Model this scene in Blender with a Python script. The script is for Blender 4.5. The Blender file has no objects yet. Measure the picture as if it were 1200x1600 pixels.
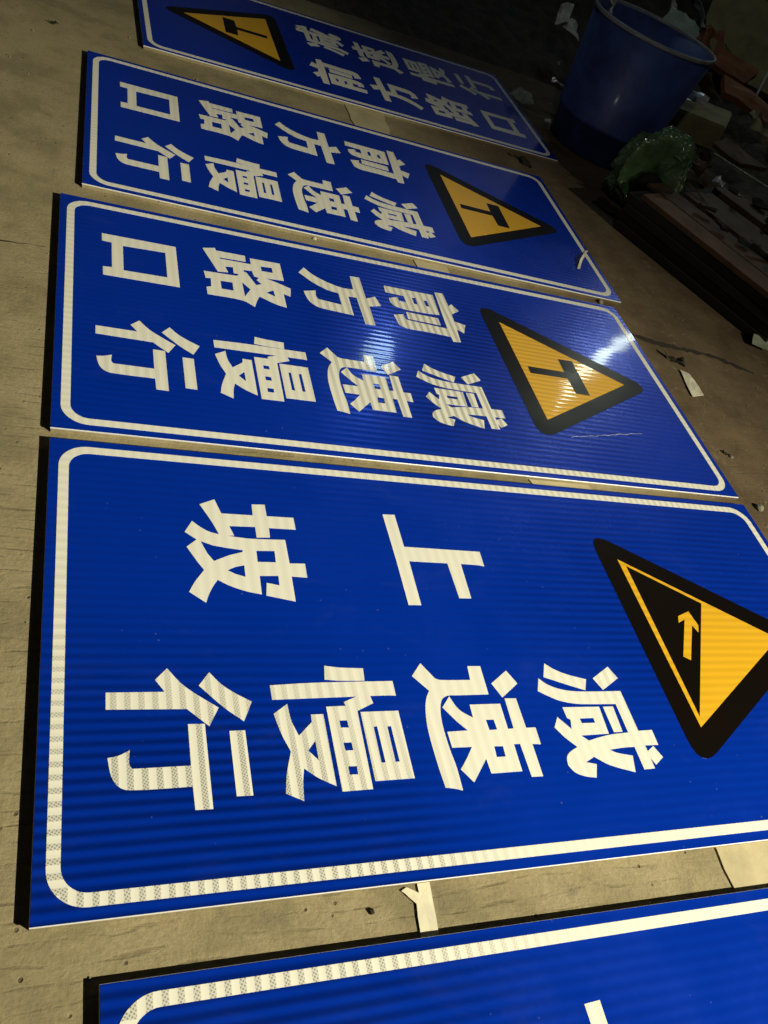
import bpy, bmesh, math, random
from mathutils import Vector, Matrix, Euler, noise
from mathutils.geometry import tessellate_polygon

random.seed(7)
scn = bpy.context.scene
COL = scn.collection

# ------------------------------------------------------------------ camera
cam_d = bpy.data.cameras.new('camera'); cam = bpy.data.objects.new('camera', cam_d); COL.objects.link(cam)
cam_d.sensor_fit = 'VERTICAL'; cam_d.sensor_height = 36.0; cam_d.lens = 36.0*1316.2/1600
cam_d.clip_start = 0.05; cam_d.clip_end = 200
CR = Matrix(((0.913889, -0.070642, -0.399771), (-0.216751, 0.747731, -0.627629), (0.343258, 0.660234, 0.668031)))
cam.matrix_world = Matrix.Translation((0, 0, 1.634)) @ CR.to_4x4()
scn.camera = cam

# ------------------------------------------------------------------ night surroundings
world = bpy.data.worlds.new('World'); scn.world = world; world.use_nodes = True
wn = world.node_tree; wn.nodes.clear()
wo = wn.nodes.new('ShaderNodeOutputWorld'); wb = wn.nodes.new('ShaderNodeBackground')
wt = wn.nodes.new('ShaderNodeTexCoord'); wm = wn.nodes.new('ShaderNodeMapping')
wno = wn.nodes.new('ShaderNodeTexNoise'); wr = wn.nodes.new('ShaderNodeValToRGB')
wm.inputs['Scale'].default_value = (3.4, 3.4, 1.0)
wno.inputs['Scale'].default_value = 1.6; wno.inputs['Detail'].default_value = 2.5
wr.color_ramp.elements[0].position = 0.42; wr.color_ramp.elements[0].color = (0.05, 0.055, 0.10, 1)
wr.color_ramp.elements[1].position = 0.68; wr.color_ramp.elements[1].color = (0.62, 0.66, 0.66, 1)
wn.links.new(wt.outputs['Generated'], wm.inputs['Vector']); wn.links.new(wm.outputs[0], wno.inputs['Vector'])
wn.links.new(wno.outputs['Fac'], wr.inputs['Fac']); wd = wn.nodes.new('ShaderNodeVectorMath'); wd.operation = 'DOT_PRODUCT'; wd.inputs[1].default_value = (0.58, 0.70, 0.42)
wn.links.new(wt.outputs['Generated'], wd.inputs[0])
wg = wn.nodes.new('ShaderNodeMapRange'); wg.interpolation_type = 'SMOOTHSTEP'
for i_, v_ in ((1, 0.965), (2, 0.998), (3, 0.0), (4, 12.0)): wg.inputs[i_].default_value = v_  # added glow low in the sky, for a pale sheen on the signs
wn.links.new(wd.outputs['Value'], wg.inputs[0])
wx = wn.nodes.new('ShaderNodeMix'); wx.data_type = 'RGBA'; wx.blend_type = 'ADD'; wx.inputs[0].default_value = 1.0
wc = wn.nodes.new('ShaderNodeVectorMath'); wc.operation = 'SCALE'; wn.links.new(wr.outputs[0], wc.inputs[0]); wn.links.new(wg.outputs[0], wc.inputs['Scale'])
wn.links.new(wr.outputs[0], wx.inputs[6]); wn.links.new(wc.outputs[0], wx.inputs[7])
wn.links.new(wx.outputs[2], wb.inputs['Color'])
wb.inputs['Strength'].default_value = 0.038
wn.links.new(wb.outputs[0], wo.inputs['Surface'])

# ------------------------------------------------------------------ lamps and added lights
def lamp(name, kind, loc, target, energy, color, **kw):
    d = bpy.data.lights.new(name, kind); d.energy = energy; d.color = color
    for k, v in kw.items(): setattr(d, k, v)
    o = bpy.data.objects.new(name, d); COL.objects.link(o); o.location = loc
    o.rotation_euler = (Vector(target)-Vector(loc)).to_track_quat('-Z', 'Y').to_euler()
    return o
lamp('yard_lamp', 'SPOT', (6.0, -3.9, 4.7), (0.70, -0.25, 0), 6250, (1.0, 0.93, 0.69),
     spot_size=math.radians(66), spot_blend=1.0, shadow_soft_size=0.05)
lamp('sign_glow_light', 'POINT', (3.34, 6.72, 3.22), (0, 0, 0), 14, (0.55, 0.82, 1.0), shadow_soft_size=0.13)  # added unseen point light, placed to raise the blue glow on a sign

lamp('bin_fill_light', 'SPOT', (0.9, 1.6, 3.6), (4.3, 5.4, 0.3), 42, (0.95, 0.96, 0.92), spot_size=math.radians(50), spot_blend=1.0, shadow_soft_size=0.08)  # added unseen spot that lifts the dark bin and heap

scn.view_settings.view_transform = 'Standard'; scn.view_settings.look = 'None'
scn.view_settings.exposure = 0; scn.view_settings.gamma = 1
scn.view_settings.use_curve_mapping = False

# ------------------------------------------------------------------ helpers
def new_mat(name):
    m = bpy.data.materials.new(name); m.use_nodes = True
    n = m.node_tree.nodes; return m, n, m.node_tree.links, n['Principled BSDF']
def math_node(n, l, op, a, b=None, c=None, clamp=False):
    x = n.new('ShaderNodeMath'); x.operation = op; x.use_clamp = clamp
    for i, v in enumerate((a, b, c)):
        if v is None: continue
        if isinstance(v, (int, float)): x.inputs[i].default_value = v
        else: l.new(v, x.inputs[i])
    return x.outputs[0]
def mixc(n, l, fac, a, b, mode='MIX'):
    x = n.new('ShaderNodeMix'); x.data_type = 'RGBA'; x.blend_type = mode
    for s, v in ((x.inputs[0], fac), (x.inputs[6], a), (x.inputs[7], b)):
        if isinstance(v, (int, float)): s.default_value = v
        elif isinstance(v, tuple): s.default_value = v+(1,) if len(v) == 3 else v
        else: l.new(v, s)
    return x.outputs[2]
def tex_noise(n, l, vec, scale, detail=4, rough=0.55, dist=0.0):
    x = n.new('ShaderNodeTexNoise'); x.inputs['Scale'].default_value = scale
    x.inputs['Detail'].default_value = detail; x.inputs['Roughness'].default_value = rough
    x.inputs['Distortion'].default_value = dist
    l.new(vec, x.inputs['Vector']); return x.outputs['Fac']
def ramp(n, l, fac, p0, p1, c0=(0, 0, 0), c1=(1, 1, 1)):
    x = n.new('ShaderNodeValToRGB'); e = x.color_ramp.elements
    e[0].position = p0; e[0].color = c0+(1,); e[1].position = p1; e[1].color = c1+(1,)
    l.new(fac, x.inputs['Fac']); return x.outputs[0]
def mapping(n, l, vec, scale=(1, 1, 1), rot=(0, 0, 0)):
    x = n.new('ShaderNodeMapping'); x.inputs['Scale'].default_value = scale; x.inputs['Rotation'].default_value = rot
    l.new(vec, x.inputs['Vector']); return x.outputs[0]
def bump(n, l, h, strength, dist, normal=None):
    x = n.new('ShaderNodeBump'); x.inputs['Strength'].default_value = strength; x.inputs['Distance'].default_value = dist
    l.new(h, x.inputs['Height'])
    if normal is not None: l.new(normal, x.inputs['Normal'])
    return x.outputs[0]

def film(name, base, axis, period, lo, rough=0.42, coat=0.6, spec=0.5, amp=1.0, dots=False, metal=0.0, ring=False):
    """prismatic reflective sheeting: seal bands across the roll, a fine cell pattern inside them"""
    m, n, l, b = new_mat(name)
    tc = n.new('ShaderNodeTexCoord'); ob = tc.outputs['Object']
    geo = n.new('ShaderNodeNewGeometry')
    sx = n.new('ShaderNodeSeparateXYZ'); l.new(ob, sx.inputs[0])
    c = sx.outputs[axis]
    if ring:                      # strips cut to length and laid end to end round the sign: bands cross every strip
        e = math_node(n, l, 'MINIMUM', sx.outputs[0], math_node(n, l, 'SUBTRACT', 2.404, sx.outputs[0]))
        g = math_node(n, l, 'MINIMUM', sx.outputs[1], math_node(n, l, 'SUBTRACT', 1.194, sx.outputs[1]))
        side = math_node(n, l, 'LESS_THAN', e, g)
        c = math_node(n, l, 'ADD', math_node(n, l, 'MULTIPLY', sx.outputs[1], side), math_node(n, l, 'MULTIPLY', sx.outputs[0], math_node(n, l, 'SUBTRACT', 1.0, side)))
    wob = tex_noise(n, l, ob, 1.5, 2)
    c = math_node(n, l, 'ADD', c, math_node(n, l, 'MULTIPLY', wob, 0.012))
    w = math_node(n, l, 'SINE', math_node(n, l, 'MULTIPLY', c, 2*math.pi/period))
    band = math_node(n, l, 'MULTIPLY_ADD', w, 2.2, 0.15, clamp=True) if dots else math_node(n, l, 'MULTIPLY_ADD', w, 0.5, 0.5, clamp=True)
    # angle-dependent sheen painted in: fixed spots where the bands show more strongly
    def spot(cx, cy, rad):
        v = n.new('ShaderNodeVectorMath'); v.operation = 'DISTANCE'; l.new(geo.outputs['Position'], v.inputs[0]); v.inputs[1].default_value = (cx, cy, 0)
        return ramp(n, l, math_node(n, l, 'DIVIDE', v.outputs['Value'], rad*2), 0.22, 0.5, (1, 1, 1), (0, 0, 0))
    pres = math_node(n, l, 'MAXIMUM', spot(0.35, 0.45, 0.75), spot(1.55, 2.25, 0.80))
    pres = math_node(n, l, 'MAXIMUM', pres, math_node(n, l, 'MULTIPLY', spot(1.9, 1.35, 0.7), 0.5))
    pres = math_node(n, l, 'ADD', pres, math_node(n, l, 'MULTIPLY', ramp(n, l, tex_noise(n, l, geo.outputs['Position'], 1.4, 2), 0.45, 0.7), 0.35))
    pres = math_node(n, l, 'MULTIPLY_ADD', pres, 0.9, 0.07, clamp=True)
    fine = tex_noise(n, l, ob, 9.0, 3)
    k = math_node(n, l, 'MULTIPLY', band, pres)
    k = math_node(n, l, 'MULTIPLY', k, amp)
    if dots:
        ck = n.new('ShaderNodeTexVoronoi'); ck.voronoi_dimensions = '2D'; ck.inputs['Scale'].default_value = 185
        ck.inputs['Randomness'].default_value = 0.12
        l.new(mapping(n, l, ob, (1, 1, 1), (0, 0, 0.6)), ck.inputs['Vector'])
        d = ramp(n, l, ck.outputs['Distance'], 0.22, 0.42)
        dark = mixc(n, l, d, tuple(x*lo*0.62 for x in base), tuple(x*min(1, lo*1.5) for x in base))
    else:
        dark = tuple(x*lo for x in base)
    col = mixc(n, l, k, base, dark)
    col = mixc(n, l, math_node(n, l, 'MULTIPLY', fine, 0.14), col, tuple(x*0.7 for x in base))
    vd = n.new('ShaderNodeTexVoronoi'); vd.inputs['Scale'].default_value = 26; l.new(geo.outputs['Position'], vd.inputs['Vector'])
    dust = math_node(n, l, 'MULTIPLY', ramp(n, l, vd.outputs['Distance'], 0.03, 0.07, (1, 1, 1), (0, 0, 0)), ramp(n, l, tex_noise(n, l, geo.outputs['Position'], 4, 2), 0.50, 0.62))
    smear = ramp(n, l, tex_noise(n, l, mapping(n, l, geo.outputs['Position'], (1, 2.2, 1), (0, 0, 0.5)), 3.2, 5, 0.7, 0.8), 0.56, 0.78)
    dust = math_node(n, l, 'MAXIMUM', math_node(n, l, 'MULTIPLY', dust, 0.35), math_node(n, l, 'MULTIPLY', smear, 0.022))
    col = mixc(n, l, dust, col, (0.40, 0.38, 0.30))
    l.new(col, b.inputs['Base Color'])
    sm = ramp(n, l, tex_noise(n, l, ob, 5, 4, 0.6), 0.4, 0.7)
    r = math_node(n, l, 'MULTIPLY_ADD', sm, 0.12, rough)
    l.new(r, b.inputs['Roughness'])
    b.inputs['Specular IOR Level'].default_value = spec
    b.inputs['Coat Weight'].default_value = coat
    l.new(math_node(n, l, 'MULTIPLY_ADD', sm, 0.05, 0.05), b.inputs['Coat Roughness'])
    b.inputs['Metallic'].default_value = metal
    wav = tex_noise(n, l, ob, 2.6, 2)
    rip = math_node(n, l, 'MULTIPLY_ADD', w, math_node(n, l, 'MULTIPLY_ADD', math_node(n, l, 'POWER', pres, 2.0), 0.00006 if axis == 1 else 0.00002, 0.000006), math_node(n, l, 'MULTIPLY', wav, 0.0024))
    l.new(bump(n, l, rip, 1.0, 1.0), b.inputs['Coat Normal'])
    l.new(bump(n, l, math_node(n, l, 'ADD', w, math_node(n, l, 'MULTIPLY', wav, 12)), 0.25, 0.0006), b.inputs['Normal'])
    return m
M = {}
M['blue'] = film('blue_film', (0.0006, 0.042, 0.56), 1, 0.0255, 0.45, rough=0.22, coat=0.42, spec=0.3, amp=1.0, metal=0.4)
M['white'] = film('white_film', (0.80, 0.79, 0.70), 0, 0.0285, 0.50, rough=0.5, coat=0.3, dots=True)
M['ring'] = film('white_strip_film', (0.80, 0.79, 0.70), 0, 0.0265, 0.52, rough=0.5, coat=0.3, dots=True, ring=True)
M['yellow'] = film('yellow_film', (0.78, 0.43, 0.014), 1, 0.0255, 0.72, rough=0.42, coat=0.6)
def plain(name, col, rough, metal=0.0, coat=0.0, nscale=20, namt=0.3, bmp=0.0, bdist=0.01):
    m, n, l, b = new_mat(name)
    tc = n.new('ShaderNodeTexCoord'); ob = tc.outputs['Object']
    f = tex_noise(n, l, ob, nscale, 5, 0.6)
    f2 = ramp(n, l, f, 0.35, 0.7)
    l.new(mixc(n, l, f2, col, tuple(x*(1-namt) for x in col)), b.inputs['Base Color'])
    l.new(math_node(n, l, 'MULTIPLY_ADD', f, 0.2, rough-0.1), b.inputs['Roughness'])
    b.inputs['Metallic'].default_value = metal; b.inputs['Coat Weight'].default_value = coat
    b.inputs['Coat Roughness'].default_value = 0.12
    if bmp: l.new(bump(n, l, f, bmp, bdist), b.inputs['Normal'])
    return m
M['black'] = plain('black_film', (0.005, 0.003, 0.0015), 0.32, coat=0.05, nscale=7, namt=0.4)
M['black'].node_tree.nodes['Principled BSDF'].inputs['Specular IOR Level'].default_value = 0.3
M['alu'] = plain('brushed_aluminium', (0.82, 0.82, 0.80), 0.5, metal=0.35, nscale=60, namt=0.15)
M['scratch'] = plain('scuffed_film', (0.75, 0.78, 0.78), 0.5)

# concrete
def concrete():
    m, n, l, b = new_mat('yard_concrete')
    geo = n.new('ShaderNodeNewGeometry'); p = geo.outputs['Position']
    sep = n.new('ShaderNodeSeparateXYZ'); l.new(p, sep.inputs[0])
    big = tex_noise(n, l, p, 0.9, 5, 0.6)
    mid = tex_noise(n, l, p, 5.0, 6, 0.65)
    fine = tex_noise(n, l, p, 90, 6, 0.75)
    a = mixc(n, l, ramp(n, l, big, 0.35, 0.65), (0.228, 0.185, 0.093), (0.315, 0.262, 0.140))
    a = mixc(n, l, ramp(n, l, mid, 0.42, 0.66), a, (0.345, 0.288, 0.170))
    a = mixc(n, l, math_node(n, l, 'MULTIPLY', ramp(n, l, mid, 0.30, 0.50, (1, 1, 1), (0, 0, 0)), 0.75), a, (0.17, 0.15, 0.09))
    a = mixc(n, l, math_node(n, l, 'MULTIPLY', ramp(n, l, fine, 0.40, 0.68), 0.5), a, (0.16, 0.135, 0.075))
    # brown trodden dirt to the right of the slab
    dn = math_node(n, l, 'ADD', sep.outputs[0], math_node(n, l, 'MULTIPLY', big, 1.1))
    dn = math_node(n, l, 'ADD', dn, math_node(n, l, 'MULTIPLY', sep.outputs[1], 0.10))
    dirt = ramp(n, l, math_node(n, l, 'MULTIPLY', dn, 0.2), 0.54, 0.66)
    dirtc = mixc(n, l, ramp(n, l, mid, 0.35, 0.7), (0.080, 0.050, 0.023), (0.150, 0.105, 0.055))
    a = mixc(n, l, dirt, a, dirtc)
    blot = tex_noise(n, l, p, 14, 5, 0.7, 0.6)
    a = mixc(n, l, math_node(n, l, 'MULTIPLY', ramp(n, l, blot, 0.56, 0.70), 0.5), a, (0.14, 0.125, 0.08))
    a = mixc(n, l, math_node(n, l, 'MULTIPLY', ramp(n, l, blot, 0.28, 0.40, (1, 1, 1), (0, 0, 0)), 0.35), a, (0.40, 0.36, 0.24))
    # small dark and pale specks
    vo = n.new('ShaderNodeTexVoronoi'); vo.inputs['Scale'].default_value = 22; l.new(p, vo.inputs['Vector'])
    spk = ramp(n, l, vo.outputs['Distance'], 0.06, 0.11, (1, 1, 1), (0, 0, 0))
    spk = math_node(n, l, 'MULTIPLY', spk, ramp(n, l, tex_noise(n, l, p, 6.5, 2), 0.42, 0.55))
    a = mixc(n, l, math_node(n, l, 'MULTIPLY', spk, 0.8), a, (0.05, 0.04, 0.025))
    b.inputs['Roughness'].default_value = 0.9
    # broomed grooves run along the slab in patches
    gp = mapping(n, l, p, (6, 46, 1), (0, 0, 0.02))
    gr = tex_noise(n, l, gp, 1.0, 3, 0.6, 0.3)
    gm = math_node(n, l, 'MULTIPLY', ramp(n, l, tex_noise(n, l, p, 1.3, 3), 0.34, 0.52), ramp(n, l, math_node(n, l, 'MULTIPLY', sep.outputs[1], 0.25), 0.45, 0.75, (1, 1, 1), (0.1, 0.1, 0.1)))
    ph = math_node(n, l, 'MULTIPLY_ADD', sep.outputs[1], 2*math.pi/0.034, math_node(n, l, 'MULTIPLY', tex_noise(n, l, mapping(n, l, p, (1.6, 5, 1)), 1.3, 3), 15.0))
    sl = ramp(n, l, math_node(n, l, 'MULTIPLY_ADD', math_node(n, l, 'SINE', ph), 0.5, 0.5), 0.86, 1.0)
    brk = ramp(n, l, tex_noise(n, l, mapping(n, l, p, (5, 16, 1)), 2.0, 4, 0.7), 0.46, 0.58)
    ln = math_node(n, l, 'MULTIPLY', math_node(n, l, 'MULTIPLY', sl, brk), gm)
    a = mixc(n, l, math_node(n, l, 'MULTIPLY', ln, 0.42), a, (0.10, 0.08, 0.042))
    l.new(a, b.inputs['Base Color'])
    h = math_node(n, l, 'MULTIPLY_ADD', ln, -0.16, math_node(n, l, 'MULTIPLY', math_node(n, l, 'MULTIPLY', gr, gm), 0.22))
    h = math_node(n, l, 'ADD', h, math_node(n, l, 'MULTIPLY', mid, 0.35))
    h = math_node(n, l, 'ADD', h, math_node(n, l, 'MULTIPLY', fine, 0.35))
    h = math_node(n, l, 'SUBTRACT', h, math_node(n, l, 'MULTIPLY', spk, 0.4))
    l.new(bump(n, l, h, 0.6, 0.011), b.inputs['Normal'])
    return m
M['concrete'] = concrete()
M['mortar'] = plain('pale_mortar', (0.50, 0.43, 0.26), 0.85, nscale=8, namt=0.28, bmp=0.5, bdist=0.006)
M['tape'] = plain('paper_tape', (0.74, 0.69, 0.52), 0.7, nscale=14, namt=0.2)
M['rubbish'] = plain('dark_rubbish', (0.075, 0.055, 0.033), 0.85, nscale=9, namt=0.7, bmp=0.9, bdist=0.05)
M['bin'] = plain('blue_plastic', (0.055, 0.095, 0.32), 0.5, nscale=5.0, namt=0.65, coat=0.06)
M['binrim'] = plain('scuffed_rim', (0.30, 0.31, 0.30), 0.4, nscale=12, namt=0.4)
M['bag'] = plain('green_plastic_bag', (0.13, 0.24, 0.095), 0.22, nscale=9, namt=0.55, coat=0.9, bmp=0.5, bdist=0.02)
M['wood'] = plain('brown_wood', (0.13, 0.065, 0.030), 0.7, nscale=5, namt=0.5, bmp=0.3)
M['darkwood'] = plain('dark_wood', (0.020, 0.016, 0.011), 0.8, nscale=5, namt=0.5)  # near-black tone carries the shade on the board stack's front
M['paper'] = plain('dirty_paper', (0.66, 0.63, 0.50), 0.75, nscale=16, namt=0.35)
M['foil'] = plain('crumpled_foil', (0.75, 0.75, 0.70), 0.35, metal=0.5, nscale=20)
M['orange'] = plain('orange_card', (0.30, 0.10, 0.028), 0.7, nscale=8, namt=0.4)
M['khaki'] = plain('khaki_card', (0.30, 0.25, 0.10), 0.7, nscale=8, namt=0.4)
M['greygreen'] = plain('grey_green_sheet', (0.40, 0.46, 0.34), 0.6, nscale=8, namt=0.35)
M['grey'] = plain('grey_sheet', (0.35, 0.37, 0.42), 0.6, nscale=8, namt=0.35)
M['void'] = plain('bag_shade_black', (0.006, 0.005, 0.004), 0.95, nscale=20, namt=0.4)  # painted shade for the inside of the bag mouth
M['stone'] = plain('grey_stone', (0.26, 0.24, 0.18), 0.8, nscale=20, namt=0.4)
M['dark'] = plain('dark_scrap', (0.025, 0.018, 0.011), 0.95, nscale=20, namt=0.4)
def emis(name, col, s):
    m, n, l, b = new_mat(name)
    b.inputs['Base Color'].default_value = (0.8, 0.8, 0.8, 1)
    b.inputs['Emission Color'].default_value = col+(1,); b.inputs['Emission Strength'].default_value = s
    return m
M['tube'] = emis('lit_tube', (0.86, 1.0, 0.86), 20.0)

def link(name, me, mat, parent=None, smooth=False):
    o = bpy.data.objects.new(name, me); COL.objects.link(o)
    if mat: me.materials.append(mat)
    if parent: o.parent = parent
    if smooth:
        for f in me.polygons: f.use_smooth = True
    return o
def tag(o, label=None, cat=None, group=None, kind=None):
    for k, v in (('label', label), ('category', cat), ('group', group), ('kind', kind)):
        if v: o[k] = v
    return o
def empty(name, loc, rz=0.0):
    o = bpy.data.objects.new(name, None); COL.objects.link(o); o.location = loc; o.rotation_euler = (0, 0, rz)
    o.empty_display_size = 0.1
    return o
def bm_obj(name, bm, mat, parent=None, smooth=False):
    bmesh.ops.recalc_face_normals(bm, faces=bm.faces)
    me = bpy.data.meshes.new(name); bm.to_mesh(me); bm.free()
    return link(name, me, mat, parent, smooth)
def box(bm, x0, x1, y0, y1, z0, z1):
    v = [bm.verts.new(c) for c in ((x0,y0,z0),(x1,y0,z0),(x1,y1,z0),(x0,y1,z0),(x0,y0,z1),(x1,y0,z1),(x1,y1,z1),(x0,y1,z1))]
    for f in ((0,3,2,1),(4,5,6,7),(0,1,5,4),(1,2,6,5),(2,3,7,6),(3,0,4,7)): bm.faces.new([v[i] for i in f])
def area2(p): return sum(p[i][0]*p[(i+1)%len(p)][1]-p[(i+1)%len(p)][0]*p[i][1] for i in range(len(p)))
def slab(bm, outer, holes, z0, z1):
    """cut-out sheet with holes, from z0 to z1, with its side walls"""
    loops = []
    o = list(outer)
    if area2(o) < 0: o.reverse()
    loops.append(o)
    for h in holes:
        h = list(h)
        if area2(h) > 0: h.reverse()
        loops.append(h)
    tris = tessellate_polygon([[Vector((x, y, 0)) for x, y in lp] for lp in loops])
    flat = [p for lp in loops for p in lp]
    top = [bm.verts.new((x, y, z1)) for x, y in flat]; bot = [bm.verts.new((x, y, z0)) for x, y in flat]
    for t in tris:
        try:
            bm.faces.new([top[i] for i in t])
        except ValueError: pass
    k = 0
    for lp in loops:
        m = len(lp)
        for i in range(m):
            a, b2 = k+i, k+(i+1) % m
            bm.faces.new([bot[a], bot[b2], top[b2], top[a]])
        k += m
def rrect(x0, x1, y0, y1, r, n=10):
    p = []
    for cx, cy, a0 in ((x1-r, y1-r, 0), (x0+r, y1-r, 90), (x0+r, y0+r, 180), (x1-r, y0+r, 270)):
        for i in range(n+1):
            a = math.radians(a0+90*i/n); p.append((cx+r*math.cos(a), cy+r*math.sin(a)))
    return p
def round_poly(pts, r, n=6):
    out = []
    m = len(pts)
    for i in range(m):
        p = Vector(pts[i]); a = (Vector(pts[i-1])-p).normalized(); b = (Vector(pts[(i+1) % m])-p).normalized()
        s, e = p+a*r, p+b*r
        for k in range(n+1):
            t = k/n; q = s*(1-t)**2+p*2*t*(1-t)+e*t*t; out.append((q.x, q.y))
    return out

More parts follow.
